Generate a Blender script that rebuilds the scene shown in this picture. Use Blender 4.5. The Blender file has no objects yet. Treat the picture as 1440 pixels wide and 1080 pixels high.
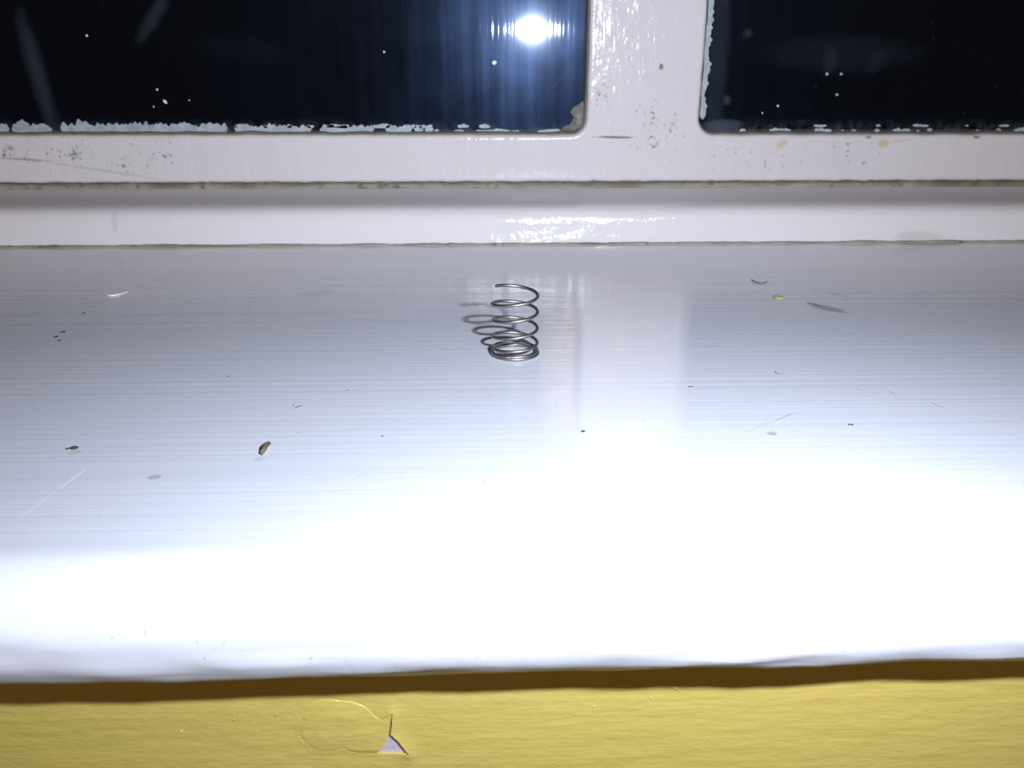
import bpy, bmesh, math, random
from mathutils import Vector, Matrix, noise
random.seed(7)
scene = bpy.context.scene
C = scene.collection

# ------------------------------------------------------------------ camera
# world: X right along the window, Y towards the glass, Z up; top of the sill is z = 0 (metres)
F_PX, PITCH, YAW, ROLL, CAM_H = 1220.0, math.radians(20.4), math.radians(2.3), math.radians(0.135), 0.06
fw = Vector((math.sin(YAW)*math.cos(PITCH), math.cos(YAW)*math.cos(PITCH), -math.sin(PITCH)))
rt0 = fw.cross(Vector((0, 0, 1))).normalized(); up0 = rt0.cross(fw)
RT = math.cos(ROLL)*rt0 + math.sin(ROLL)*up0
UP = -math.sin(ROLL)*rt0 + math.cos(ROLL)*up0
CAM = Vector((0, 0, CAM_H))
cam_data = bpy.data.cameras.new('camera')
cam = bpy.data.objects.new('camera', cam_data); C.objects.link(cam)
cam_data.sensor_width = 36; cam_data.sensor_fit = 'HORIZONTAL'
cam_data.lens = F_PX/1440*36
cam_data.clip_start = 0.002; cam_data.clip_end = 50
cam.matrix_world = Matrix(((RT.x, UP.x, -fw.x, CAM.x), (RT.y, UP.y, -fw.y, CAM.y), (RT.z, UP.z, -fw.z, CAM.z), (0, 0, 0, 1)))
cam_data.dof.use_dof = True
cam_data.dof.focus_distance = 0.185
cam_data.dof.aperture_fstop = 45
scene.camera = cam

def ray(px, py): return (fw*F_PX + RT*(px-720) + UP*(540-py)).normalized()
def on(px, py, axis, value):
    """Point of the plane axis = value that the photograph shows at (px, py)."""
    d = ray(px, py); return CAM + d*((value-CAM[axis])/d[axis])
def sill_at(px, py): return on(px, py, 2, 0.0)
def depth(p): return (p-CAM).dot(fw)
def mpp(p): return depth(p)/F_PX          # metres per photograph pixel at p
def proj(p):
    v = p-CAM; k = F_PX/v.dot(fw); return 720+k*v.dot(RT), 540-k*v.dot(UP)

# ------------------------------------------------------------------ main measures (read off along the middle of the photo)
SILL_BACK = on(720, 344, 2, 0).y
RISER_TILT = math.radians(10.5)
# the riser leans back from the sill's rear edge; its top edge is seen at y = 289
d = ray(720, 289)
tt = math.tan(RISER_TILT)
s = (SILL_BACK + CAM.z*tt - CAM.y)/(d.y - d.z*tt)
LEDGE = CAM + d*s
LEDGE_Z, LEDGE_Y = LEDGE.z, LEDGE.y
FRAME_Y = on(720, 263, 2, LEDGE_Z).y        # face of the window frame
GLASS_Y = FRAME_Y + 0.0055
RAIL_Z0 = on(720, 256.5, 1, FRAME_Y).z
RAIL_Z1 = on(720, 189.5, 1, FRAME_Y).z
MULL_X0 = on(828, 80, 1, FRAME_Y).x
MULL_X1 = on(990, 80, 1, FRAME_Y).x
NOSE_R = 0.0095
WALL_SET = 0.0046                          # how far the wall stands behind the centre of the nose
# nose: the limb of the rounded front edge is seen at y = 946
dl = ray(720, 946)
g = math.hypot(dl.y, dl.z)
# centre of the nose sits NOSE_R inside the limb ray, at z = -NOSE_R
zc = -NOSE_R
# distance of (y, zc) from the ray in the YZ plane equals NOSE_R
uy, uz = dl.y/g, dl.z/g
ny, nz = uz, -uy                             # left normal
if ny > 0: ny, nz = -ny, -nz
# ((y - 0)*ny + (zc - CAM_H)*nz) = -NOSE_R
NOSE_Y = (-NOSE_R - (zc-CAM_H)*nz)/ny
WALL_Y = NOSE_Y + WALL_SET

# ------------------------------------------------------------------ world: a dark night outside
world = bpy.data.worlds.new('night'); scene.world = world; world.use_nodes = True
world.node_tree.nodes['Background'].inputs[0].default_value = (0.55, 0.65, 1.0, 1)
world.node_tree.nodes['Background'].inputs[1].default_value = 0.004

# ------------------------------------------------------------------ lights: the camera's own flash (mirrored in the left pane) and the room's warm lamp,
# hung across the room behind the camera (its warm light fills the flash's shadow under the sill)
D2 = 2*(GLASS_Y - CAM.y)
vpx, vpy = proj(CAM + Vector((0, 1, 0)))
FLASH_R = (748-vpx)/F_PX*D2*math.cos(PITCH); FLASH_U = (vpy-45)/F_PX*D2
fl = bpy.data.lights.new('camera_flash_offscreen', 'AREA')
fl.shape = 'ELLIPSE'; fl.size = 0.011; fl.size_y = 0.007
fl.energy = 0.63; fl.color = (0.825, 0.895, 1.0); fl.spread = math.radians(160)
flo = bpy.data.objects.new('camera_flash_offscreen', fl); C.objects.link(flo)
FLASH = CAM + RT*FLASH_R + UP*FLASH_U
flo.location = FLASH                         # the reflector is turned a little towards the lens axis
flo.rotation_euler = (fw - RT*math.tan(math.radians(13)) + UP*math.tan(math.radians(13))).to_track_quat('-Z', 'Y').to_euler()
lp = bpy.data.lights.new('room_lamp_offscreen', 'AREA'); lp.shape = 'DISK'; lp.size = 0.45
lp.energy = 18.0; lp.color = (1.0, 0.66, 0.38)
lpo = bpy.data.objects.new('room_lamp_offscreen', lp); C.objects.link(lpo)
lpo.location = (0.5, -3.0, 1.3)              # about 2.2 m above the floor
lpo.rotation_euler = (Vector((0, 0.2, 0))-Vector(lpo.location)).to_track_quat('-Z', 'Y').to_euler()

vs = scene.view_settings
vs.view_transform = 'Standard'; vs.look = 'None'; vs.gamma = 1; vs.exposure = 0.0
try: vs.use_curve_mapping = False
except Exception: pass

# ------------------------------------------------------------------ node helpers
class Mat:
    def __init__(self, name):
        self.m = bpy.data.materials.new(name); self.m.use_nodes = True
        self.t = self.m.node_tree; self.t.nodes.clear()
        self.out = self.n('ShaderNodeOutputMaterial')
        self.pos = self.n('ShaderNodeNewGeometry').outputs['Position']
    def n(self, kind, **kw):
        nd = self.t.nodes.new(kind)
        for k_, v in kw.items(): setattr(nd, k_, v)
        return nd
    def put(self, sock, v):
        if isinstance(v, bpy.types.NodeSocket): self.t.links.new(v, sock)
        elif isinstance(v, (tuple, list)) and len(v) == 3 and sock.type == 'RGBA': sock.default_value = (*v, 1)
        else: sock.default_value = v
    def math(self, op, a, b=0.0, clamp=False):
        nd = self.n('ShaderNodeMath', operation=op, use_clamp=clamp)
        self.put(nd.inputs[0], a); self.put(nd.inputs[1], b); return nd.outputs[0]
    def vec(self, op, a, b):
        nd = self.n('ShaderNodeVectorMath', operation=op)
        self.put(nd.inputs[0], a); self.put(nd.inputs[1], b)
        return nd.outputs['Value'] if op in ('LENGTH', 'DOT_PRODUCT') else nd.outputs[0]
    def noise(self, scale, detail=3, rough=0.55, offset=(0, 0, 0), stretch=(1, 1, 1)):
        v = self.vec('MULTIPLY', self.vec('ADD', self.pos, offset), stretch)
        nd = self.n('ShaderNodeTexNoise'); self.put(nd.inputs['Vector'], v)
        nd.inputs['Scale'].default_value = scale; nd.inputs['Detail'].default_value = detail; nd.inputs['Roughness'].default_value = rough
        return nd.outputs['Fac']
    def step(self, v, lo, hi):
        nd = self.n('ShaderNodeMapRange', interpolation_type='SMOOTHSTEP')
        self.put(nd.inputs[0], v); nd.inputs[1].default_value = lo; nd.inputs[2].default_value = hi
        nd.inputs[3].default_value = 0; nd.inputs[4].default_value = 1; return nd.outputs[0]
    def mix(self, fac, a, b):
        nd = self.n('ShaderNodeMix', data_type='RGBA')
        self.put(nd.inputs['Factor'], fac); self.put(nd.inputs[6], a); self.put(nd.inputs[7], b); return nd.outputs[2]
    def spot(self, centre, ax, ay, ang, plane, wob, soft=0.35):
        """Mask of one mark with a shape of its own: an ellipse of half-axes ax, ay with a ragged edge."""
        dv = self.vec('SUBTRACT', self.pos, tuple(centre))
        e1 = Vector((1, 0, 0)); e2 = Vector((0, 1, 0)) if plane == 'z' else Vector((0, 0, 1))
        u = (math.cos(ang)*e1 + math.sin(ang)*e2)/ax; v = (-math.sin(ang)*e1 + math.cos(ang)*e2)/ay
        a = self.vec('DOT_PRODUCT', dv, tuple(u)); b = self.vec('DOT_PRODUCT', dv, tuple(v))
        r = self.math('ADD', self.math('MULTIPLY', a, a), self.math('MULTIPLY', b, b))
        r = self.math('ADD', r, wob)
        inv = self.step(r, 1.0-soft, 1.0+soft)
        return self.math('SUBTRACT', 1.0, inv)
    def bump(self, height, strength, dist=0.001, normal=None):
        nd = self.n('ShaderNodeBump'); nd.inputs['Strength'].default_value = strength; nd.inputs['Distance'].default_value = dist
        self.put(nd.inputs['Height'], height)
        if normal is not None: self.put(nd.inputs['Normal'], normal)
        return nd.outputs[0]
    def principled(self, color, rough, normal=None, metal=0.0, spec=0.5, coat=0.0):
        p = self.n('ShaderNodeBsdfPrincipled')
        self.put(p.inputs['Base Color'], color); self.put(p.inputs['Roughness'], rough)
        p.inputs['Metallic'].default_value = metal; p.inputs['Specular IOR Level'].default_value = spec
        if normal is not None: self.put(p.inputs['Normal'], normal)
        self.t.links.new(p.outputs[0], self.out.inputs[0]); return p

def plain(name, color, rough, metal=0.0, vary=0.25, scale=900.0, bump=0.2, bdist=0.0003):
    m = Mat(name); nz_ = m.noise(scale, 4)
    c = m.mix(nz_, tuple(x*(1-vary) for x in color), tuple(min(1, x*(1+vary)) for x in color))
    m.principled(c, rough, m.bump(m.noise(scale*0.6, 3), bump, bdist), metal); return m.m

WHITE = (0.825, 0.81, 0.87)

# --- white gloss paint of the sill, brushed along X, with its stains and scuffs
def sill_material():
    m = Mat('sill_paint')
    col = m.mix(m.noise(9, 4), (0.69, 0.715, 0.82), (0.74, 0.76, 0.87))
    brush = m.noise(1.0, 3, 0.6, stretch=(4, 620, 60))
    brush2 = m.noise(1.0, 2, 0.5, stretch=(1.6, 170, 60), offset=(3, 0, 0))
    col = m.mix(m.math('MULTIPLY', m.step(brush, 0.56, 0.75), 0.07), col, (0.5, 0.5, 0.56))
    wob = m.math('MULTIPLY', m.math('SUBTRACT', m.noise(1300, 3), 0.5), 2.4)
    def mark(px, py, hx, hy, tilt, color, amount, soft=0.35, wobble=True):
        nonlocal col
        p = sill_at(px, py); q = sill_at(px+hx*math.cos(tilt), py-hx*math.sin(tilt)); v = q-p
        r = sill_at(px, py-hy)-p
        k_ = m.spot(p, v.length, r.length*abs(math.cos(math.atan2(v.y, v.x))) if abs(tilt) > .05 else r.length, math.atan2(v.y, v.x), 'z', wob if wobble else 0.0, soft)
        col = m.mix(m.math('MULTIPLY', k_, amount), col, color)
    R = math.radians
    for a in [(1163, 433.5, 26, 5.0, R(-13), (0.10, 0.10, 0.12), 0.50, .6),
              (1145, 428, 11, 2.5, R(-17), (0.05, 0.05, 0.06), 0.5, .5),
              (217, 671, 10, 3.2, R(4), (0.30, 0.29, 0.27), 0.5, .6),
              (1085, 609.5, 8, 2.6, R(-4), (0.38, 0.39, 0.36), 0.7),
              (105, 636, 9, 4, 0.0, (0.52, 0.53, 0.42), 0.4),
              (445, 412, 26, 5, R(8), (0.35, 0.34, 0.35), 0.22, .6),
              (1300, 341, 42, 4.5, 0.0, (0.30, 0.29, 0.24), 0.6, .6),
              (1180, 415, 16, 1.6, R(-14), (0.3, 0.3, 0.33), 0.35, .5),
              (365, 645, 8, 4, R(20), (0.45, 0.46, 0.46), 0.35, .6)]:
        mark(*a)
    for (x0, y0, x1, y1, w, c, am) in [(122, 659, 82, 688, 1.1, (0.95, 0.95, 0.98), 0.8), (82, 688, 20, 735, 1.0, (0.95, 0.95, 0.98), 0.45),
                                       (1118, 580, 1088, 592, 0.8, (0.4, 0.4, 0.44), 0.6), (1088, 592, 1048, 607, 0.7, (0.45, 0.45, 0.5), 0.4),
                                       (1306, 565, 1330, 575, 0.8, (0.3, 0.3, 0.34), 0.55), (1247, 549, 1263, 556, 0.8, (0.3, 0.3, 0.34), 0.5),
                                       (1203, 546, 1215, 549, 0.8, (0.3, 0.3, 0.34), 0.5), (0, 520, 14, 516, 0.9, (0.95, .95, .98), .5)]:
        p, q = sill_at(x0, y0), sill_at(x1, y1); mid = (p+q)/2; v = (q-p)
        wdt = w*mpp(mid)/0.33*0.6
        k_ = m.spot(mid, v.length/2, wdt, math.atan2(v.y, v.x), 'z', 0.0, 0.5)
        col = m.mix(m.math('MULTIPLY', k_, am), col, c)
    # loose dust and pin-prick dirt, patchy
    specks = m.math('MULTIPLY', m.step(m.noise(1100, 3), 0.665, 0.72), m.step(m.noise(40, 2), 0.46, 0.6))
    col = m.mix(m.math('MULTIPLY', specks, 0.45), col, (0.22, 0.21, 0.20))
    h = m.math('ADD', m.math('MULTIPLY', brush, 0.7), m.math('MULTIPLY', brush2, 0.8))
    h = m.math('ADD', h, m.math('MULTIPLY', m.noise(130, 3), 0.30))
    # gloss dulled by handling along the front edge
    sep = m.n('ShaderNodeSeparateXYZ'); m.put(sep.inputs[0], m.pos)
    worn = m.step(m.math('MULTIPLY', sep.outputs[1], -1.0), -NOSE_Y+0.003, -NOSE_Y+0.008)
    rough = m.math('ADD', m.math('MULTIPLY', worn, 0.45), 0.085)
    m.principled(col, rough, m.bump(h, 0.30, 0.00035)); return m.m

# --- white gloss paint of the window frame, speckled with mould and chips
def frame_material():
    m = Mat('frame_paint')
    col = m.mix(m.noise(25, 4), tuple(c*0.93 for c in WHITE), WHITE)
    tiny = m.noise(620, 5, 0.7); tiny2 = m.noise(300, 5, 0.75, offset=(2, 1, 0))
    def at(px, py): return on(px, py, 1, FRAME_Y)
    mask = None
    for (px, py, rx, ry) in [(50, 215, 90, 40), (150, 225, 120, 34), (230, 212, 60, 30), (905, 175, 36, 44), (942, 190, 34, 40), (845, 138, 16, 30),
                             (1030, 222, 60, 36), (1110, 225, 60, 30), (1200, 215, 60, 26)]:
        p = at(px, py); k_ = m.spot(p, rx*mpp(p), ry*mpp(p), 0.0, 'y', 0.0, 0.9)
        mask = k_ if mask is None else m.math('MAXIMUM', mask, k_)
    dense = None
    for (px, py, rx, ry) in [(12, 212, 14, 9), (80, 213, 18, 11), (42, 228, 10, 9), (175, 228, 12, 8), (108, 216, 14, 12), (225, 222, 18, 8), (848, 132, 9, 22), (917, 160, 6, 14), (926, 200, 16, 8), (942, 170, 10, 14), (895, 205, 8, 6)]:
        p = at(px, py); k_ = m.spot(p, rx*mpp(p), ry*mpp(p), 0.0, 'y', 0.0, 0.9)
        dense = k_ if dense is None else m.math('MAXIMUM', dense, k_)
    lift_ = m.math('ADD', m.math('MULTIPLY', mask, 0.10), m.math('MULTIPLY', dense, 0.06))
    mould = m.math('MAXIMUM', m.step(m.math('ADD', tiny, lift_), 0.69, 0.80), m.step(m.math('ADD', tiny2, lift_), 0.70, 0.80))
    col = m.mix(m.math('MULTIPLY', mould, 0.70), col, (0.13, 0.14, 0.15))
    wob = m.math('MULTIPLY', m.math('SUBTRACT', m.noise(1100, 4, 0.65), 0.5), 3.5)
    R = math.radians
    for (px, py, hx, hy, tilt, c, am) in [(865, 193, 26, 1.6, R(-1), (0.12, 0.12, 0.14), 0.8), (33, 224, 36, 1.3, R(-4), (0.2, 0.2, 0.25), 0.6),
                                          (145, 240, 75, 1.6, R(-9), (0.25, 0.25, 0.33), 0.25), (1099, 203, 8, 5, R(30), (0.72, 0.60, 0.36), 0.75),
                                          (1243, 201, 8, 5, 0.0, (0.70, 0.56, 0.30), 0.8), (1268, 198, 14, 1.8, R(6), (0.65, 0.55, 0.33), 0.5),
                                          (1374, 193, 5, 2, 0.0, (0.15, 0.14, 0.12), 0.7), (1222, 193, 4, 2, 0.0, (0.2, 0.18, 0.15), 0.7),
                                          (930, 94, 3, 4, 0.0, (0.13, 0.13, 0.13), 0.8)]:
        p = at(px, py); k_ = m.spot(p, hx*mpp(p), hy*mpp(p), tilt, 'y', wob, 0.8)
        col = m.mix(m.math('MULTIPLY', k_, am), col, c)
    h = m.math('ADD', m.math('MULTIPLY', m.noise(1.0, 3, stretch=(330, 60, 60)), 0.7), m.noise(190, 3, 0.5))
    m.principled(col, 0.13, m.bump(h, 0.5, 0.0006)); return m.m

def upstand_material():
    m = Mat('upstand_paint')
    col = m.mix(m.noise(20, 4), tuple(c*0.94 for c in WHITE), WHITE)
    sep = m.n('ShaderNodeSeparateXYZ'); m.put(sep.inputs[0], m.pos)
    wob = m.math('MULTIPLY', m.math('SUBTRACT', m.noise(700, 3), 0.5), 2.2)
    def mark(px, py, hx, hy, c, am):
        nonlocal col
        p = on(px, py, 1, (SILL_BACK+LEDGE_Y)/2); k_ = m.spot(p, hx*mpp(p), hy*mpp(p), 0.0, 'y', wob, .6)
        col = m.mix(m.math('MULTIPLY', k_, am), col, c)
    mark(1290, 333, 34, 8, (0.45, 0.44, 0.40), 0.3); mark(1330, 341, 20, 4, (0.28, 0.27, 0.18), 0.6)
    mark(160, 312, 5, 14, (0.5, 0.5, 0.55), 0.3)
    col = m.mix(m.math('MULTIPLY', m.step(m.noise(800, 3), 0.69, 0.75), 0.3), col, (0.25, 0.25, 0.24))
    h = m.math('ADD', m.math('MULTIPLY', m.noise(1.0, 3, stretch=(25, 300, 300)), 0.35), m.noise(330, 2, 0.5))
    rough = m.math('ADD', m.math('MULTIPLY', m.step(sep.outputs[2], LEDGE_Z-0.0012, LEDGE_Z-0.0001), 0.42), 0.055)
    m.principled(col, rough, m.bump(h, 0.27, 0.0005)); return m.m

def wall_material():
    m = Mat('yellow_wall_paint')
    Y = (0.60, 0.475, 0.125)
    col = m.mix(m.noise(14, 4), (0.51, 0.405, 0.104), (0.55, 0.45, 0.132))
    brush = m.noise(1.0, 4, 0.6, stretch=(45, 60, 420))
    col = m.mix(m.math('MULTIPLY', m.step(brush, 0.5, 0.75), 0.3), col, (0.60, 0.44, 0.13))
    h = m.math('ADD', m.math('MULTIPLY', brush, 0.7), m.math('MULTIPLY', m.noise(170, 4, 0.6, stretch=(1, 1, 2)), 0.7))
    h = m.math('ADD', h, m.math('MULTIPLY', m.step(m.noise(330, 2, offset=(1, 2, 3)), 0.70, 0.80), 0.5))
    m.principled(col, 0.30, m.bump(h, 0.45, 0.0007)); return m.m

def glass_material():
    m = Mat('dirty_window_glass')
    geo = m.n('ShaderNodeNewGeometry')
    fr = m.n('ShaderNodeFresnel'); fr.inputs[0].default_value = 1.5
    fac = m.math('ADD', m.math('MULTIPLY', fr.outputs[0], m.math('SUBTRACT', 1.0, geo.outputs['Backfacing'])), m.math('MULTIPLY', geo.outputs['Backfacing'], 0.04))
    tr = m.n('ShaderNodeBsdfTransparent'); gl = m.n('ShaderNodeBsdfGlossy'); gl.inputs['Roughness'].default_value = 0.015
    base = m.n('ShaderNodeMixShader'); m.put(base.inputs[0], fac); m.put(base.inputs[1], tr.outputs[0]); m.put(base.inputs[2], gl.outputs[0])
    # film of grime wiped into vertical streaks, tinted blue to imitate lens glare
    streak = m.noise(1.0, 4, 0.65, stretch=(260, 20, 6)); patch = m.noise(38, 3, 0.6)
    film = m.math('ADD', m.math('MULTIPLY', m.step(streak, 0.30, 0.75), 0.6), m.math('MULTIPLY', m.step(patch, 0.25, 0.75), 0.6))
    film = m.math('ADD', m.math('MULTIPLY', film, 0.011), 0.003)
    hz = m.n('ShaderNodeBsdfGlossy'); hz.inputs['Roughness'].default_value = 0.28; hz.inputs['Color'].default_value = (0.30, 0.48, 1.0, 1)
    m1 = m.n('ShaderNodeMixShader'); m.put(m1.inputs[0], film); m.put(m1.inputs[1], base.outputs[0]); m.put(m1.inputs[2], hz.outputs[0])
    h2 = m.n('ShaderNodeBsdfGlossy'); h2.inputs['Roughness'].default_value = 0.08; h2.inputs['Color'].default_value = (0.8, 0.9, 1.0, 1)  # narrow lobe standing in for the bloom around the mirrored flash
    m1b = m.n('ShaderNodeMixShader'); m1b.inputs[0].default_value = 0.0045; m.put(m1b.inputs[1], m1.outputs[0]); m.put(m1b.inputs[2], h2.outputs[0])
    # fine vertical wiping lines: they draw the reflection out sideways
    rip = m.bump(m.noise(1.0, 2, 0.5, stretch=(900, 20, 10)), 0.16, 0.0004)
    g2 = m.n('ShaderNodeBsdfGlossy'); g2.inputs['Roughness'].default_value = 0.05; m.put(g2.inputs['Normal'], rip)
    m2 = m.n('ShaderNodeMixShader'); m2.inputs[0].default_value = 0.0025; m.put(m2.inputs[1], m1b.outputs[0]); m.put(m2.inputs[2], g2.outputs[0])
    # dust, smears, splashes and pale bluish streaks on the pane
    dust = m.math('MULTIPLY', m.step(m.noise(520, 3), 0.70, 0.80), 0.10)
    sm = None
    wob = m.math('MULTIPLY', m.math('SUBTRACT', m.noise(260, 4, 0.65), 0.5), 2.2)
    R = math.radians
    for (px, py, hx, hy, tilt, am) in [(50, 105, 10, 78, R(7), 0.030), (214, 22, 8, 40, R(-38), 0.024), (340, 68, 60, 18, R(-6), 0.0025), (1190, 75, 100, 22, 0.0, 0.007),
                                       (1170, 85, 8, 18, 0.0, 0.012), (1235, 88, 18, 10, R(50), 0.006), (1010, 90, 14, 140, 0.0, 0.018), (1024, 141, 4, 7, 0.0, .05), (1054, 47, 5, 6, 0.0, .03),
                                       (790, 110, 26, 2.0, R(45), 0.02), (1018, 176, 26, 7, 0.0, 0.06)]:
        p = on(px, py, 1, GLASS_Y); k_ = m.math('MULTIPLY', m.spot(p, hx*mpp(p), hy*mpp(p), tilt, 'y', wob, 0.8), am)
        sm = k_ if sm is None else m.math('ADD', sm, k_)
    sep = m.n('ShaderNodeSeparateXYZ'); m.put(sep.inputs[0], m.pos)
    low = m.math('SUBTRACT', 1.0, m.step(sep.outputs[2], RAIL_Z1, RAIL_Z1+0.0065))
    low = m.math('MULTIPLY', low, m.math('MULTIPLY', m.step(m.noise(300, 4), 0.4, 0.75), 0.09))
    tot = m.math('ADD', m.math('ADD', dust, sm), low)
    df = m.n('ShaderNodeBsdfDiffuse'); df.inputs[0].default_value = (0.42, 0.55, 0.78, 1)
    m3 = m.n('ShaderNodeMixShader'); m.put(m3.inputs[0], tot); m.put(m3.inputs[1], m2.outputs[0]); m.put(m3.inputs[2], df.outputs[0])
    m.t.links.new(m3.outputs[0], m.out.inputs[0]); return m.m

def dirty_bead_material():
    m = Mat('dirty_sealant')
    col = m.mix(m.noise(110, 4, 0.65), (0.22, 0.20, 0.14), (0.50, 0.485, 0.43))
    col = m.mix(m.math('MULTIPLY', m.step(m.noise(260, 4, 0.7, offset=(5, 0, 0)), 0.54, 0.66), 0.75), col, (0.10, 0.09, 0.055))
    col = m.mix(m.math('MULTIPLY', m.step(m.noise(16, 3, 0.6, offset=(9, 0, 0)), 0.48, 0.62), 0.6), col, (0.15, 0.13, 0.07))
    m.principled(col, 0.6, m.bump(m.noise(500, 4), 0.6, 0.0006)); return m.m

M = dict(sill=sill_material(), frame=frame_material(), upstand=upstand_material(), wall=wall_material(), glass=glass_material(), bead=dirty_bead_material(),
         putty=plain('grey_putty', (0.22, 0.21, 0.18), 0.7, vary=0.5, scale=500),
         oldpaint=plain('old_white_paint', (0.44, 0.52, 0.60), 0.5, vary=0.6, scale=420),
         plaster=plain('lilac_undercoat', (0.43, 0.39, 0.46), 0.7, vary=0.12, scale=1500),
         steel=plain('spring_steel', (0.30, 0.30, 0.295), 0.46, metal=1.0, vary=0.25, scale=1500, bump=0.08),
         brown=plain('brown_crumb', (0.13, 0.115, 0.065), 0.7, vary=0.6, scale=1800),
         dark=plain('dark_dirt', (0.05, 0.05, 0.05), 0.7, vary=0.4),
         sliver=plain('pale_sliver', (0.95, 0.93, 0.85), 0.35, vary=0.04),
         yellow=plain('yellow_chip', (0.60, 0.56, 0.20), 0.5, vary=0.15),
         grey=plain('grey_fluff', (0.20, 0.19, 0.20), 0.8))

# ------------------------------------------------------------------ mesh helpers
def link(name, verts, faces, mat, parent=None, smooth=False, sharp=None):
    me = bpy.data.meshes.new(name); me.from_pydata([tuple(v) for v in verts], [], faces); me.update()
    bm = bmesh.new(); bm.from_mesh(me); bmesh.ops.recalc_face_normals(bm, faces=bm.faces); bm.to_mesh(me); bm.free()
    me.materials.append(mat)
    if smooth:
        me.polygons.foreach_set('use_smooth', [True]*len(me.polygons))
        if sharp: me.set_sharp_from_angle(angle=math.radians(sharp))
    o = bpy.data.objects.new(name, me); C.objects.link(o); o.parent = parent
    return o
def tag(o, label=None, cat=None, group=None, kind=None):
    for k_, v in (('label', label), ('category', cat), ('group', group), ('kind', kind)):
        if v: o[k_] = v
    return o
def extrude_x(name, profile, x0, x1, n, mat, parent=None, disp=None, smooth=True, sharp=40):
    """Sweep a closed YZ profile along X; disp(x, i, y, z) may shift each point."""
    vs_, fs = [], []; m_ = len(profile)
    for a in range(n+1):
        x = x0+(x1-x0)*a/n
        for i, (y, z) in enumerate(profile):
            dy, dz = disp(x, i, y, z) if disp else (0, 0)
            vs_.append((x, y+dy, z+dz))
    for a in range(n):
        for i in range(m_):
            j = (i+1) % m_; fs.append((a*m_+i, a*m_+j, (a+1)*m_+j, (a+1)*m_+i))
    fs.append(tuple(range(m_))); fs.append(tuple(n*m_+i for i in range(m_))[::-1])
    return link(name, vs_, fs, mat, parent, smooth, sharp)
def nz3(x, y=0.0, z=0.0): return noise.noise(Vector((x, y, z)))

X0, X1 = -0.42, 0.46
# ------------------------------------------------------------------ the sill board
prof = [(SILL_BACK+0.006, -2*NOSE_R), (SILL_BACK+0.006, 0.0)]
prof += [(SILL_BACK+(NOSE_Y-SILL_BACK)*k_/10, 0.0) for k_ in range(0, 10)]
for k_ in range(0, 25):
    a = math.pi/2 + math.pi*k_/24
    prof.append((NOSE_Y+NOSE_R*math.cos(a), -NOSE_R+NOSE_R*math.sin(a)))
DRIP = on(1128, 925, 2, -0.006).x
def sill_wave(x, i, y, z):
    if y > NOSE_Y+0.004 or z < -2*NOSE_R+0.0006 and y > NOSE_Y-0.001: return (0, 0)
    w = min(1, max(0, (NOSE_Y+0.004-y)/0.010))
    dv = 0.00024*nz3(x*28, z*220, 1.7)+0.00040*nz3(x*75, z*520, 4.2)+0.00012*nz3(x*260, z*900, 6.0)
    # a run of paint hanging on the nose
    u = (x-DRIP)/0.006
    dv += 0.0004*math.exp(-u*u)*math.exp(-((z+0.012-0.25*(x-DRIP))/0.0028)**2)
    return (-dv*w, -0.4*dv*w)
sill = extrude_x('trim_1', prof, X0, X1, 420, M['sill'], disp=sill_wave, sharp=60)
tag(sill, 'wide white gloss windowsill board with rounded front edge above yellow wall', 'windowsill', kind='structure')

# ------------------------------------------------------------------ the leaning upstand with its ledge, behind the sill
rr = 0.0028
ny_, nz_ = math.sin(RISER_TILT), math.cos(RISER_TILT)
prof = [(SILL_BACK-0.0002, -0.004), (SILL_BACK, 0.0)]
for k_ in range(1, 6):
    f_ = k_/6*0.60; prof.append((SILL_BACK+(LEDGE_Y-SILL_BACK)*f_, LEDGE_Z*f_))
# rounded arris
p0 = (SILL_BACK+(LEDGE_Y-SILL_BACK)*0.62, LEDGE_Z*0.62); p1 = (LEDGE_Y, LEDGE_Z+0.0003); p2 = (LEDGE_Y+0.009, LEDGE_Z)
for k_ in range(0, 9):
    q = k_/8; prof.append(tuple((1-q)**2*p0[i]+2*q*(1-q)*p1[i]+q*q*p2[i] for i in (0, 1)))
prof += [(FRAME_Y-0.002, LEDGE_Z), (FRAME_Y+0.03, LEDGE_Z), (FRAME_Y+0.03, -0.004)]
def up_wave(x, i, y, z):
    if z < 0.001 or y > FRAME_Y-0.003: return (0, 0)
    dv = 0.00025*nz3(x*30, z*200, 9.1)+0.00012*nz3(x*110, z*300, 2.2)
    return (-dv, 0)
ups = extrude_x('trim_2', prof, X0, X1, 300, M['upstand'], disp=up_wave, sharp=60)
tag(ups, 'low white painted upstand with a ledge between sill and window frame', 'window trim', kind='structure')

def bead(name, yc, zc_, ry, rz_, seed, parent=None, jag=0.35, mat='bead'):
    n, k6 = 700, 8; vs_, fs = [], []
    for a in range(n+1):
        x = X0+(X1-X0)*a/n
        s_ = 1+jag*nz3(x*90, seed)+jag*0.7*nz3(x*400, seed+3); sh = 0.25*rz_*nz3(x*70, seed+7)
        for i in range(k6):
            an = math.pi*(1+i/(k6-1)) if False else 2*math.pi*i/k6
            vs_.append((x, yc+ry*s_*math.cos(an), zc_+sh+rz_*s_*math.sin(an)))
    for a in range(n):
        for i in range(k6):
            j = (i+1) % k6; fs.append((a*k6+i, a*k6+j, (a+1)*k6+j, (a+1)*k6+i))
    return link(name, vs_, fs, M[mat], parent, True)
bj = bead('sealant_bead', SILL_BACK-0.0002, 0.0001, 0.0011, 0.0006, 3.3, ups, 0.5)
bj['label'] = 'thin grimy sealant line along the back of the sill'

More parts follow.
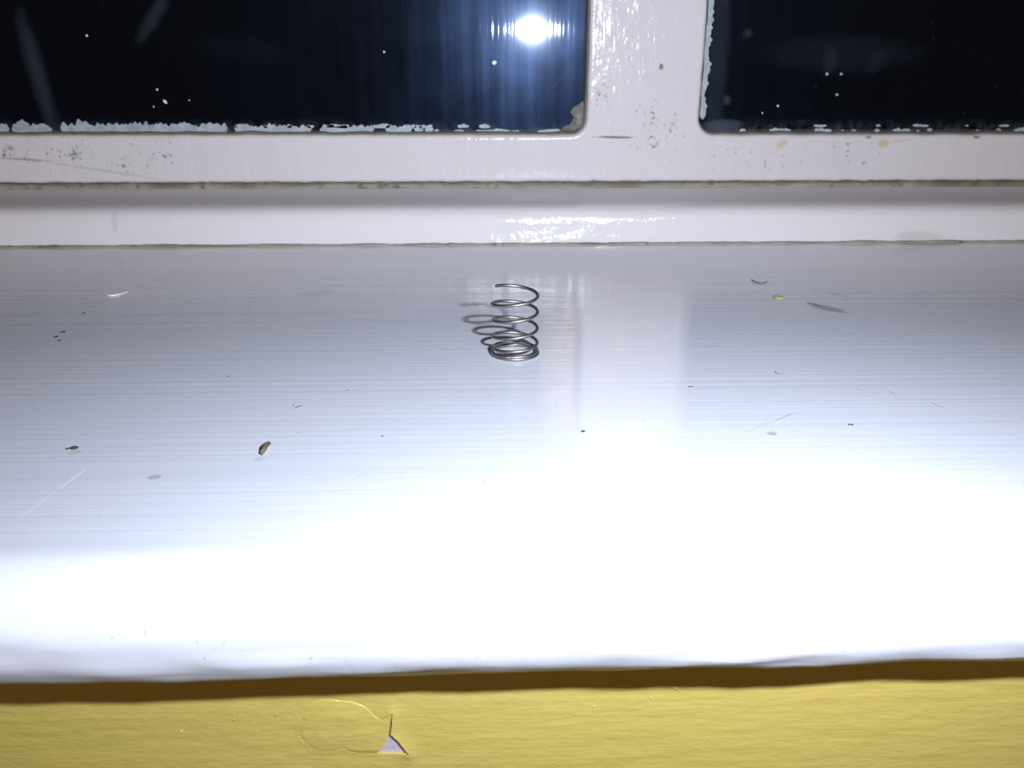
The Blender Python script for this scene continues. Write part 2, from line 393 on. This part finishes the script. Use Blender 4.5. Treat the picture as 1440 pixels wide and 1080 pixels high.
# ------------------------------------------------------------------ the window: frame, panes, putty, old paint
win = bpy.data.objects.new('window_1', None); win.location = (0, FRAME_Y, LEDGE_Z); C.objects.link(win)
tag(win, 'white painted window with two dark panes and a central upright, night outside', 'window', kind='structure')
def child(o, parent):
    o.parent = parent; o.matrix_parent_inverse = Matrix.Translation(-Vector(win.location)) if parent is win else Matrix.Identity(4)
    return o
TOP = 0.62; LX0, RX1 = -0.50, 0.62; BORD = 0.032
def rounded(x0, x1, z0, z1, r, jit, seed):
    pts = []
    def seg(a, b):
        n = max(2, int((b-a).length/0.004))
        for k_ in range(n): pts.append(a+(b-a)*k_/n)
    cs = [((x1-r, z0+r), -90), ((x1-r, z1-r), 0), ((x0+r, z1-r), 90), ((x0+r, z0+r), 180)]
    out = []
    prev = None
    for (cx, cz), a0 in cs:
        arc = [Vector((cx+r*math.cos(math.radians(a0+90*k_/8)), cz+r*math.sin(math.radians(a0+90*k_/8)))) for k_ in range(9)]
        if prev is not None: seg(prev, arc[0])
        pts.extend(arc[:-1]); prev = arc[-1]
    seg(prev, Vector((x1-r, z0)))
    return [Vector((p.x+jit*nz3(p.x*120, p.y*120, seed), p.y+jit*nz3(p.x*120, p.y*120, seed+5))) for p in pts]
CORNER = 0.0062
holes = [rounded(LX0+BORD, MULL_X0, RAIL_Z1, TOP-BORD, CORNER, 0.00035, 1.0), rounded(MULL_X1, RX1-BORD, RAIL_Z1, TOP-BORD, CORNER, 0.00035, 8.0)]
outer = [Vector((LX0, RAIL_Z0)), Vector((RX1, RAIL_Z0)), Vector((RX1, TOP)), Vector((LX0, TOP))]
nx = 500
outer = [Vector((LX0+(RX1-LX0)*k_/nx, RAIL_Z0+0.00035*nz3(k_*0.35, 2.0)+0.00030*nz3(k_*0.9, 7.0))) for k_ in range(nx+1)] + outer[2:]
BEV = 0.0016; THICK = 0.030
cu = bpy.data.curves.new('window_frame', 'CURVE'); cu.dimensions = '2D'; cu.fill_mode = 'BOTH'
cu.extrude = THICK/2-BEV; cu.bevel_depth = BEV; cu.bevel_resolution = 4; cu.offset = -BEV
for loop in [outer]+holes:
    sp = cu.splines.new('POLY'); sp.points.add(len(loop)-1); sp.use_cyclic_u = True
    for p, v in zip(sp.points, loop): p.co = (v.x, v.y, 0, 1)
tmp = bpy.data.objects.new('tmp_frame', cu); C.objects.link(tmp)
me = bpy.data.meshes.new_from_object(tmp.evaluated_get(bpy.context.evaluated_depsgraph_get())); bpy.data.objects.remove(tmp)
for v in me.vertices:
    x, y, z = v.co; v.co = (x, FRAME_Y+THICK/2-z, y)
me.materials.clear(); me.materials.append(M['frame'])
bm = bmesh.new(); bm.from_mesh(me); bmesh.ops.remove_doubles(bm, verts=bm.verts, dist=1e-6); bmesh.ops.recalc_face_normals(bm, faces=bm.faces); bm.to_mesh(me); bm.free()
me.polygons.foreach_set('use_smooth', [True]*len(me.polygons)); me.set_sharp_from_angle(angle=math.radians(50))
me.name = 'window_frame'
frame = bpy.data.objects.new('window_frame', me); C.objects.link(frame); child(frame, win)
wn = frame.modifiers.new('weighted', 'WEIGHTED_NORMAL'); wn.keep_sharp = True

def box(name, x0, x1, y0, y1, z0, z1, mat, parent=None):
    v = [(x, y, z) for x in (x0, x1) for y in (y0, y1) for z in (z0, z1)]
    f = [(0, 1, 3, 2), (4, 6, 7, 5), (0, 4, 5, 1), (2, 3, 7, 6), (0, 2, 6, 4), (1, 5, 7, 3)]
    return link(name, v, f, mat, parent)
panes = []
for (a, b) in ((LX0+BORD, MULL_X0), (MULL_X1, RX1-BORD)):
    g_ = box('glass_pane', a-0.004, b+0.004, GLASS_Y, GLASS_Y+0.004, RAIL_Z1-0.004, TOP-BORD+0.004, M['glass']); child(g_, win); panes.append(g_)
panes[0]['label'] = 'dark streaked pane mirroring the camera flash'
def pchild(o, pane): o.parent = pane; return o
# wedge of putty between frame and glass all round each opening
for hi, loop in enumerate(holes):
    n = len(loop); vs_, fs = [], []
    for k_ in range(n):
        p = loop[k_]; tg = (loop[(k_+1) % n]-loop[k_-1]).normalized(); inn = Vector((-tg.y, tg.x))
        w = 0.0010*(1+0.5*nz3(p.x*200, p.y*200, 3.0+hi))
        lift = 0.0
        for (q, yy) in ((p-inn*0.0008, FRAME_Y+0.0022), (p+inn*w*0.45, FRAME_Y+0.0026), (p+inn*w, GLASS_Y+0.0002), (p-inn*0.0008, GLASS_Y+0.0002)):
            vs_.append((q.x, yy, q.y))
    for k_ in range(n):
        m_ = (k_+1) % n
        for i in range(4):
            j = (i+1) % 4; fs.append((k_*4+i, k_*4+j, m_*4+j, m_*4+i))
    pt = link('putty', vs_, fs, M['putty'], None, True, 40); child(pt, win)

def strip_pieces(pane, axis, fixed, a0, a1, cover, height, seed, step_=0.00028, start=0.0008):
    """Ragged leftovers of white paint along one edge of a pane; each unbroken piece is its own object."""
    run = []
    def flush():
        if len(run) >= 5:
            vs_, fs = [], []; n = len(run)
            for i, (s_, lo, hi) in enumerate(run):
                e = min(i, n-1-i)/3.0
                if e < 1: mid_ = (lo+hi)/2; lo, hi = mid_+(lo-mid_)*(0.25+0.75*e), mid_+(hi-mid_)*(0.25+0.75*e)
                for (y, tq) in ((GLASS_Y-0.00035, lo), (GLASS_Y-0.00035, hi), (GLASS_Y+0.0001, hi+0.0001), (GLASS_Y+0.0001, lo-0.0001)):
                    vs_.append((s_, y, fixed+tq) if axis == 'x' else (fixed+tq, y, s_))
            for i in range(n-1):
                for j in range(4):
                    k2 = (j+1) % 4; fs.append((i*4+j, i*4+k2, i*4+4+k2, i*4+4+j))
            fs += [(0, 1, 2, 3), tuple((n-1)*4+j for j in (3, 2, 1, 0))]
            pchild(link('paint_remnant', vs_, fs, M['oldpaint'], None, False), pane)
        run.clear()
    s_ = a0
    while s_ < a1:
        c = nz3(s_*120, seed)+0.5*nz3(s_*420, seed+2)
        if c < cover(s_): 
            h_ = height(s_)*(0.75+0.5*nz3(s_*180, seed+4)+0.35*nz3(s_*700, seed+6))
            lo = start*(0.7+0.5*nz3(s_*150, seed+9))
            if h_ > 0.0004: run.append((s_, lo, lo+h_))
            else: flush()
        else: flush()
        s_ += step_
    flush()
gx = lambda px: on(px, 180, 1, GLASS_Y).x
strip_pieces(panes[0], 'x', RAIL_Z1, LX0+BORD+0.006, gx(330), lambda s_: 0.55, lambda s_: 0.0042, 11.0)
strip_pieces(panes[0], 'x', RAIL_Z1, gx(330), gx(610), lambda s_: 0.30, lambda s_: 0.0034, 21.0)
strip_pieces(panes[0], 'x', RAIL_Z1+0.0016, gx(330), gx(690), lambda s_: -0.05, lambda s_: 0.0016, 31.0)
strip_pieces(panes[0], 'x', RAIL_Z1, gx(610), gx(800), lambda s_: 0.05, lambda s_: 0.0012, 41.0)
strip_pieces(panes[1], 'x', RAIL_Z1, gx(1040), RX1-BORD-0.006, lambda s_: -0.02, lambda s_: 0.0016, 51.0)
strip_pieces(panes[1], 'x', RAIL_Z1+0.0020, gx(1100), RX1-BORD-0.006, lambda s_: -0.18, lambda s_: 0.0011, 61.0)
strip_pieces(panes[1], 'z', MULL_X1+0.0008, RAIL_Z1+0.0055, TOP-BORD-0.01, lambda s_: 0.9, lambda s_: 0.0026, 71.0, start=0.0010)

def blob(name, loc, rx, ry, rz_, mat, seed, parent=None, jag=0.35, rot=0.0, sub=3):
    bm = bmesh.new(); bmesh.ops.create_icosphere(bm, subdivisions=sub, radius=1.0)
    for v in bm.verts:
        k_ = 1+jag*nz3(v.co.x*1.7+seed, v.co.y*1.7, v.co.z*1.7)+jag*0.5*nz3(v.co.x*4+seed, v.co.y*4, v.co.z*4)
        v.co = Vector((v.co.x*rx*k_, v.co.y*ry*k_, v.co.z*rz_*k_))
    bmesh.ops.rotate(bm, verts=bm.verts, cent=(0, 0, 0), matrix=Matrix.Rotation(rot, 3, 'Z'))
    me_ = bpy.data.meshes.new(name); bm.to_mesh(me_); bm.free(); me_.materials.append(M[mat])
    me_.polygons.foreach_set('use_smooth', [True]*len(me_.polygons))
    o = bpy.data.objects.new(name, me_); C.objects.link(o); o.location = loc; o.parent = parent
    return o
# lump of flaking putty in the lower corner of the left pane
cpt = on(815, 168, 1, GLASS_Y); px_ = mpp(cpt)
lump = []
outl = [(822, 186), (800, 186), (789, 184), (793, 178), (801, 176), (806, 166), (802, 158), (806, 151), (812, 148), (821, 141), (825, 144)]
vs_ = []; fs = []
ctr = on(816, 172, 1, GLASS_Y)
for (a, b) in outl:
    p = on(a, b, 1, GLASS_Y); vs_.append((p.x, GLASS_Y+0.0002, p.z))
for (a, b) in outl:
    p = on(a, b, 1, GLASS_Y); q = p.lerp(ctr, 0.22); vs_.append((q.x, GLASS_Y-0.0009-0.0006*random.random(), q.z))
for (a, b) in outl:
    p = on(a, b, 1, GLASS_Y); q = p.lerp(ctr, 0.6); vs_.append((q.x, GLASS_Y-0.0016-0.0010*random.random(), q.z))
n = len(outl)
for r_ in range(2):
    for i in range(n):
        j = (i+1) % n; fs.append((r_*n+i, r_*n+j, (r_+1)*n+j, (r_+1)*n+i))
vs_.append((ctr.x, GLASS_Y-0.0022, ctr.z)); fs += [(2*n+i, 2*n+(i+1) % n, 3*n) for i in range(n)]; fs.append(tuple(range(n)))
lumpo = link('putty_lump', vs_, fs, plain('pale_putty', (0.27, 0.27, 0.265), 0.5, vary=0.8, scale=520), None, True, 35); pchild(lumpo, panes[0])
lumpo['label'] = 'lump of flaking grey putty in the corner of the pane'
# dried splashes and a small pale spot on the pane
for (px, py, rx, rz_, a) in [(232, 143, 3.6, 2.0, 0.8), (221, 126, 1.7, 1.5, 0), (122, 50, 1.7, 1.7, 0), (695, 88, 3.6, 3.2, -0.5), (540, 73, 1.6, 1.6, 0), (1094, 149, 1.5, 1.5, 0), (1072, 159, 1.2, 1.2, 0),
                             (216, 150, 1.2, 1.0, 0), (266, 141, 1.2, 1.0, 0), (1163, 104, 2.2, 2.2, 0), (1183, 104, 2.2, 2.0, 0), (1177, 133, 2, 2, 0)]:
    p = on(px, py, 1, GLASS_Y); k_ = mpp(p)
    b_ = blob('pane_spot', (0, 0, 0), rx*k_, 0.0002, rz_*k_, 'sliver' if py not in (104, 133) else 'oldpaint', px*0.1, None, 0.3, 0, 2)
    b_.data.transform(Matrix.Translation((p.x, GLASS_Y, p.z)) @ Matrix.Rotation(a, 4, 'Y')); pchild(b_, panes[0] if px < 900 else panes[1])

bd = bead('sealant_bead', FRAME_Y-0.0004, LEDGE_Z+0.0004, 0.0022, 0.0013, 5.5); child(bd, win)
bd['label'] = 'dirty cracked sealant under the frame'
# backing of the joint, in the dark gap above the bead
bk = box('joint_packing', X0, X1, FRAME_Y+0.003, FRAME_Y+0.02, LEDGE_Z-0.001, RAIL_Z0+0.001, M['putty']); child(bk, win)

# ------------------------------------------------------------------ the yellow wall below the sill, with its blistered paint
wy = lambda px, py: on(px, py, 1, WALL_Y)
pa, pb = wy(405, 966), wy(620, 1078)
PX0, PX1, PZ0, PZ1 = pa.x, pb.x, pb.z, pa.z
vs_, fs = [], []
def rect(x0, x1, z0, z1):
    b_ = len(vs_); vs_.extend([(x0, WALL_Y, z0), (x1, WALL_Y, z0), (x1, WALL_Y, z1), (x0, WALL_Y, z1)]); fs.append((b_, b_+1, b_+2, b_+3))
WB, WT = -0.45, -2*NOSE_R+0.001
WX0, WX1 = X0-0.1, X1+0.1
rect(WX0, PX0, WB, WT); rect(PX1, WX1, WB, WT); rect(PX0, PX1, WB, PZ0); rect(PX0, PX1, PZ1, WT)
# thickness: sides and back
b_ = len(vs_)
yb = WALL_Y+0.10
vs_ += [(WX0, WALL_Y, WB), (WX1, WALL_Y, WB), (WX1, WALL_Y, WT), (WX0, WALL_Y, WT), (WX0, yb, WB), (WX1, yb, WB), (WX1, yb, WT), (WX0, yb, WT)]
fs += [(b_, b_+4, b_+5, b_+1), (b_+1, b_+5, b_+6, b_+2), (b_+2, b_+6, b_+7, b_+3), (b_+3, b_+7, b_+4, b_), (b_+4, b_+7, b_+6, b_+5)]
me = bpy.data.meshes.new('wall_front'); me.from_pydata(vs_, [], fs); me.update(); me.materials.append(M['wall'])
wall = bpy.data.objects.new('wall_front', me); C.objects.link(wall)
tag(wall, 'yellow painted wall with brushed, cracking paint under the windowsill', 'wall', kind='structure')

def seg_d(p, a, b):
    ab = b-a; t_ = max(0, min(1, (p-a).dot(ab)/ab.length_squared)); return (p-a-ab*t_).length, t_
def V2(px, py): q = wy(px, py); return Vector((q.x, q.z))
U = mpp(wy(510, 1020))                                   # metres per pixel here
tri = [V2(548, 1032), V2(573, 1060), V2(530, 1060), V2(541, 1048)]
slits = [(V2(551.5, 1003), V2(550.5, 1015), 0.45), (V2(550.5, 1015), V2(548, 1032), 0.9), (V2(548, 1032), V2(560, 1043), 1.4), (V2(560, 1043), V2(574, 1061), 1.2)]
hair = [(V2(463, 981), V2(476, 985)), (V2(476, 985), V2(497, 987)), (V2(497, 987), V2(516, 995)), (V2(516, 995), V2(527, 1007)), (V2(527, 1007), V2(537, 1012)), (V2(537, 1012), V2(551, 1004))]
edge = [V2(424, 1012), V2(419, 1024), V2(421, 1036), V2(428, 1045), V2(440, 1053), V2(455, 1058), V2(470, 1057), V2(482, 1053), V2(490, 1057), V2(505, 1060), V2(530, 1060)]
bl = [V2(424, 1012), V2(419, 1024), V2(421, 1036), V2(428, 1045), V2(440, 1053), V2(455, 1058), V2(470, 1057), V2(482, 1053), V2(490, 1057), V2(505, 1060), V2(530, 1060),
      V2(541, 1048), V2(548, 1032), V2(551, 1004), V2(537, 1012), V2(527, 1007), V2(516, 995), V2(497, 987), V2(476, 985), V2(450, 984), V2(432, 995)]
def inside(p, poly):
    c = False; j = len(poly)-1
    for i in range(len(poly)):
        a, b2 = poly[i], poly[j]
        if (a.y > p.y) != (b2.y > p.y) and p.x < (b2.x-a.x)*(p.y-a.y)/(b2.y-a.y)+a.x: c = not c
        j = i
    return c
NXg, NZg = 430, 224
hts = {}
vs_, keep = [], []
for iz in range(NZg+1):
    for ix in range(NXg+1):
        x = PX0+(PX1-PX0)*ix/NXg; z = PZ0+(PZ1-PZ0)*iz/NZg; p = Vector((x, z))
        h_ = 0.0
        fade = min(1, min(ix, NXg-ix, iz, NZg-iz)/10)
        if inside(p, bl):
            dmin = min(seg_d(p, bl[i], bl[(i+1) % len(bl)])[0] for i in range(len(bl)))
            de = min(seg_d(p, edge[i], edge[i+1])[0] for i in range(len(edge)-1))
            h_ += 0.00008*min(1, de/(7*U))+0.00014*min(1, dmin/(26*U))+0.000015*nz3(x*700, z*900)
        else:
            # paint beyond the crack curls up towards it
            ds = min(seg_d(p, a, b2)[0] for a, b2, _ in slits)
            h_ += 0.00034*max(0, 1-ds/(26*U))**2
            db = min(seg_d(p, edge[i], edge[i+1])[0] for i in range(len(edge)-1))
            h_ += 0.00004*max(0, 1-db/(8*U))
        dh = min(seg_d(p, a, b2)[0] for a, b2 in hair)
        h_ -= 0.00006*max(0, 1-dh/(1.6*U))
        cut = inside(p, tri) or any(seg_d(p, a, b2)[0] < w*U for a, b2, w in slits)
        keep.append(not cut)
        vs_.append((x, WALL_Y-h_*fade, z))
fs = []
for iz in range(NZg):
    for ix in range(NXg):
        q = (iz*(NXg+1)+ix, iz*(NXg+1)+ix+1, (iz+1)*(NXg+1)+ix+1, (iz+1)*(NXg+1)+ix)
        if all(keep[i] for i in q): fs.append(q)
me = bpy.data.meshes.new('blistered_paint'); me.from_pydata(vs_, [], fs); me.update()
bm = bmesh.new(); bm.from_mesh(me)
bmesh.ops.delete(bm, geom=[v for v in bm.verts if not v.link_faces], context='VERTS')
rim = [e for e in bm.edges if e.is_boundary]
# give the torn paint its thickness: walls of the hole going back to the undercoat
inner = [e for e in rim if all(PX0+1e-6 < v.co.x < PX1-1e-6 and PZ0+1e-6 < v.co.z < PZ1-1e-6 for v in e.verts)]
ext = bmesh.ops.extrude_edge_only(bm, edges=inner)
for v in [g_ for g_ in ext['geom'] if isinstance(g_, bmesh.types.BMVert)]: v.co.y = WALL_Y+0.00045
bm.to_mesh(me); bm.free(); me.materials.append(M['wall'])
me.polygons.foreach_set('use_smooth', [True]*len(me.polygons)); me.set_sharp_from_angle(angle=math.radians(50))
blis = bpy.data.objects.new('blistered_paint', me); C.objects.link(blis); blis.parent = wall
blis['label'] = 'blistered and cracked patch of yellow paint'
und = box('bare_undercoat', PX0+0.002, PX1-0.002, WALL_Y+0.0004, WALL_Y+0.004, PZ0+0.0005, PZ1-0.002, M['plaster'], wall)
und['label'] = 'lilac grey undercoat showing through a torn triangle'
# small nib of paint near the shadow edge
for (px, py, s_) in [(950, 968, 3.2), (835, 993, 1.6), (915, 981, 1.5), (995, 1037, 1.2), (255, 1028, 1.4)]:
    p = wy(px, py); b_ = blob('paint_nib', (0, 0, 0), s_*U*1.6, 0.00022, s_*U*0.5, 'wall', px*0.3, wall, 0.3, 0, 2)
    b_.data.transform(Matrix.Translation((p.x, WALL_Y, p.z)) @ Matrix.Rotation(math.radians(25), 4, 'Y'))

# ------------------------------------------------------------------ the coil spring standing on the sill
base = sill_at(724, 497.8)
k_ = mpp(base); RAD = 31.1*k_; WIRE = 2.3*k_
ys = [(-0.40, 405.8), (0, 414.8), (0.5, 426.4), (1, 437.5), (1.5, 449.2), (2, 460.2), (2.5, 471.5), (3, 480.9), (3.5, 487.6), (4, 491.2), (4.5, 493.2), (5, 494.8), (5.5, 495.2), (5.75, 495.2)]
def height_for(py):
    lo, hi = -0.002, 0.05
    for _ in range(40):
        mid_ = (lo+hi)/2
        if proj(base+Vector((0, 0, mid_)))[1] > py: lo = mid_
        else: hi = mid_
    return (lo+hi)/2
H = [(t_, height_for(y)) for t_, y in ys]
zmin = H[-1][1]; H = [(t_, h_-zmin+WIRE*0.97) for t_, h_ in H]
def hz(t_):
    for i in range(len(H)-1):
        if t_ <= H[i+1][0]:
            p0_, p1_, p2_, p3_ = (H[max(0, i-1)], H[i], H[i+1], H[min(len(H)-1, i+2)])
            u = (t_-p1_[0])/(p2_[0]-p1_[0]); d1 = (p2_[1]-p0_[1])/(p2_[0]-p0_[0])*(p2_[0]-p1_[0]); d2 = (p3_[1]-p1_[1])/(p3_[0]-p1_[0])*(p2_[0]-p1_[0])
            return (2*u**3-3*u*u+1)*p1_[1]+(u**3-2*u*u+u)*d1+(-2*u**3+3*u*u)*p2_[1]+(u**3-u*u)*d2
    return H[-1][1]
pts = []; NS = 72
t_ = -0.40
while t_ <= 5.75:
    a = 2*math.pi*t_                                     # 0 = right, then front, left, back
    r_ = RAD*(1.0+0.012*math.sin(t_*3.1))
    if t_ > 4.3: r_ = RAD*1.035
    pts.append(base+Vector((r_*math.cos(a), -r_*math.sin(a), hz(t_)))); t_ += 1/NS
vs_, fs = [], []; K = 12
for i, p in enumerate(pts):
    tg = (pts[min(i+1, len(pts)-1)]-pts[max(0, i-1)]).normalized()
    side = tg.cross(Vector((0, 0, 1))).normalized(); upv = side.cross(tg)
    for j in range(K):
        an = 2*math.pi*j/K; vs_.append(p+side*WIRE*math.cos(an)+upv*WIRE*math.sin(an))
for i in range(len(pts)-1):
    for j in range(K):
        l_ = (j+1) % K; fs.append((i*K+j, i*K+l_, (i+1)*K+l_, (i+1)*K+j))
fs += [tuple(range(K)), tuple((len(pts)-1)*K+j for j in range(K))[::-1]]
spring = link('coil_spring', [v-base for v in vs_], fs, M['steel'], None, True, 60); spring.location = base
tip = blob('wire_end', pts[0]-base, WIRE*1.05, WIRE*0.95, WIRE*0.95, 'dark', 4.0, spring, 0.3, 0, 2); tip['label'] = 'dark burred cut end of the wire'
tag(spring, 'small grey steel coil spring standing upright on the white windowsill', 'spring')

# ------------------------------------------------------------------ bits of dirt lying on the sill
def crumb(name, px, py, hx, hy, hz_, mat, label, cat, rot=0.0, group=None, jag=0.35, seed=None):
    p = sill_at(px, py); k2 = mpp(p); el = math.asin(-ray(px, py).z)
    o = blob(name, (p.x, p.y, hz_*k2*0.75), hx*k2, hy*k2/math.sin(el), hz_*k2, mat, seed if seed is not None else px*0.37, None, jag, rot)
    tag(o, label, cat, group); return o
cr = crumb('brown_crumb', 371.5, 633, 4.6, 6.4, 3.8, 'brown', 'ragged olive brown crumb lying on the white sill', 'crumb', 0.0, None, 0.5)
hd = blob('crumb_tip', (0, 0, 0), 0.00038, 0.00042, 0.00032, 'dark', 2.0, cr, 0.3); hd.location = sill_at(378, 627)-cr.location+Vector((0, 0, cr.location.z+0.0001))
crumb('dark_crumb', 104.5, 630.8, 5.4, 1.6, 1.8, 'dark', 'slim dark crumb lying beside a pale smudge on the sill', 'crumb', 0.25)
crumb('dirt_speck', 95, 631.6, 2.2, 0.9, 0.9, 'dark', 'pinhead grey speck at the tip of the slim dark crumb', 'speck')
crumb('yellow_chip', 1094.5, 418.5, 7.0, 2.0, 1.3, 'yellow', 'tiny yellow paint chip near the dark grey scuff on the sill', 'paint chip', 0.0)
for i, (px, py) in enumerate([(1194.2, 597.6), (1198.4, 597.8)]):
    crumb('dirt_speck', px, py, 1.25, 0.8, 1.0, 'dark', 'tiny black speck close beside its twin on the sill', 'speck', 0, 'paired black specks')
crumb('dirt_speck', 820, 607, 3.0, 0.9, 1.0, 'dark', 'lone dark speck in front of the coil spring', 'speck', 0.1)
crumb('dirt_speck', 971.5, 544.5, 3.4, 0.8, 0.9, 'grey', 'grey speck to the right of the coil spring', 'speck', 0.0)
for (px, py, a, w, lb) in [(89.5, 467, 0.5, 3.4, 'slanting dark flake, topmost of three clustered below the white sliver'), (79, 474, 0.1, 3.6, 'flat dark flake, longest of three clustered below the white sliver'),
                           (84, 479, 0.0, 1.8, 'dot-like dark flake, smallest of three clustered below the white sliver')]:
    crumb('dirt_flake', px, py, w*0.8, 0.75, 0.7, 'dark', lb, 'flake', a, 'cluster of dark flakes', 0.7)
for (px, py, a, w, lb) in [(413, 570, 0.0, 1.6, 'faint grey dot beside two slanting grey flakes'), (418, 573, 0.5, 3.0, 'faint slanting grey flake next to a grey dot'), (423, 571.5, 0.6, 3.0, 'faint slanting grey flake, farther of two from the grey dot')]:
    crumb('dirt_flake', px, py, w, 0.7, 0.8, 'grey', lb, 'flake', a, 'faint grey flakes')
crumb('dirt_speck', 322, 530, 2.6, 0.6, 0.8, 'grey', 'faint grey speck behind the brown crumb', 'speck', -0.4)
crumb('dirt_speck', 538, 614, 1.6, 0.9, 0.9, 'grey', 'round grey speck between the brown crumb and the spring', 'speck')
crumb('dirt_speck', 118, 441, 3.0, 0.8, 0.8, 'grey', 'faint dark speck beside the white sliver', 'speck', -0.5)

def strand(name, pix, r0, mat, label, cat, lift=0.0, flat=1.0):
    """A thin tapering thread lying on the sill through the given photograph points."""
    P = [sill_at(*q) for q in pix]; k2 = mpp(P[0]); out = []
    n = 8
    for i in range(len(P)-1):
        a, b2, c, d_ = P[max(0, i-1)], P[i], P[i+1], P[min(len(P)-1, i+2)]
        for s_ in range(n):
            u = s_/n
            out.append(0.5*((2*b2)+(c-a)*u+(2*a-5*b2+4*c-d_)*u*u+(3*b2-a-3*c+d_)*u**3))
    out.append(P[-1]); N = len(out); vs_, fs = [], []
    for i, p in enumerate(out):
        f_ = i/(N-1); r_ = r0*k2*(0.35+0.65*math.sin(math.pi*min(1, max(0, f_*0.92+0.06))))
        tg = (out[min(i+1, N-1)]-out[max(0, i-1)]).normalized(); side = tg.cross(Vector((0, 0, 1))).normalized()
        z = r_*0.9+lift*k2*math.sin(math.pi*f_)
        for j in range(6):
            an = math.pi/3*j; vs_.append(p+side*r_*flat*math.cos(an)+Vector((0, 0, z+r_*math.sin(an))))
    for i in range(N-1):
        for j in range(6):
            l_ = (j+1) % 6; fs.append((i*6+j, i*6+l_, (i+1)*6+l_, (i+1)*6+j))
    fs += [tuple(range(6)), tuple((N-1)*6+j for j in range(6))[::-1]]
    loc = P[0].copy(); o = link(name, [v-loc for v in vs_], fs, M[mat], None, True, 70); o.location = loc
    return tag(o, label, cat)
strand('white_sliver', [(145.5, 413.4), (151, 416), (158, 416.8), (168, 414.8), (179.5, 410.6)], 1.15, 'sliver', 'thin curved white sliver lying on the sill', 'sliver', 0.3, 1.1)
strand('curled_fibre', [(1057, 393.5), (1060, 396.5), (1066, 398.5), (1073, 399), (1079, 396)], 1.2, 'grey', 'short curled dark fibre near the yellow paint chip', 'fibre', 0.0)
strand('bent_hair', [(1089.5, 521.5), (1092, 525.5), (1096, 526.6), (1104, 526)], 0.55, 'grey', 'short bent dark hair lying on the sill', 'hair')
strand('fine_hair', [(484, 549), (489, 549.6), (490.5, 547)], 0.5, 'grey', 'minute hooked hair in front of the spring', 'hair')
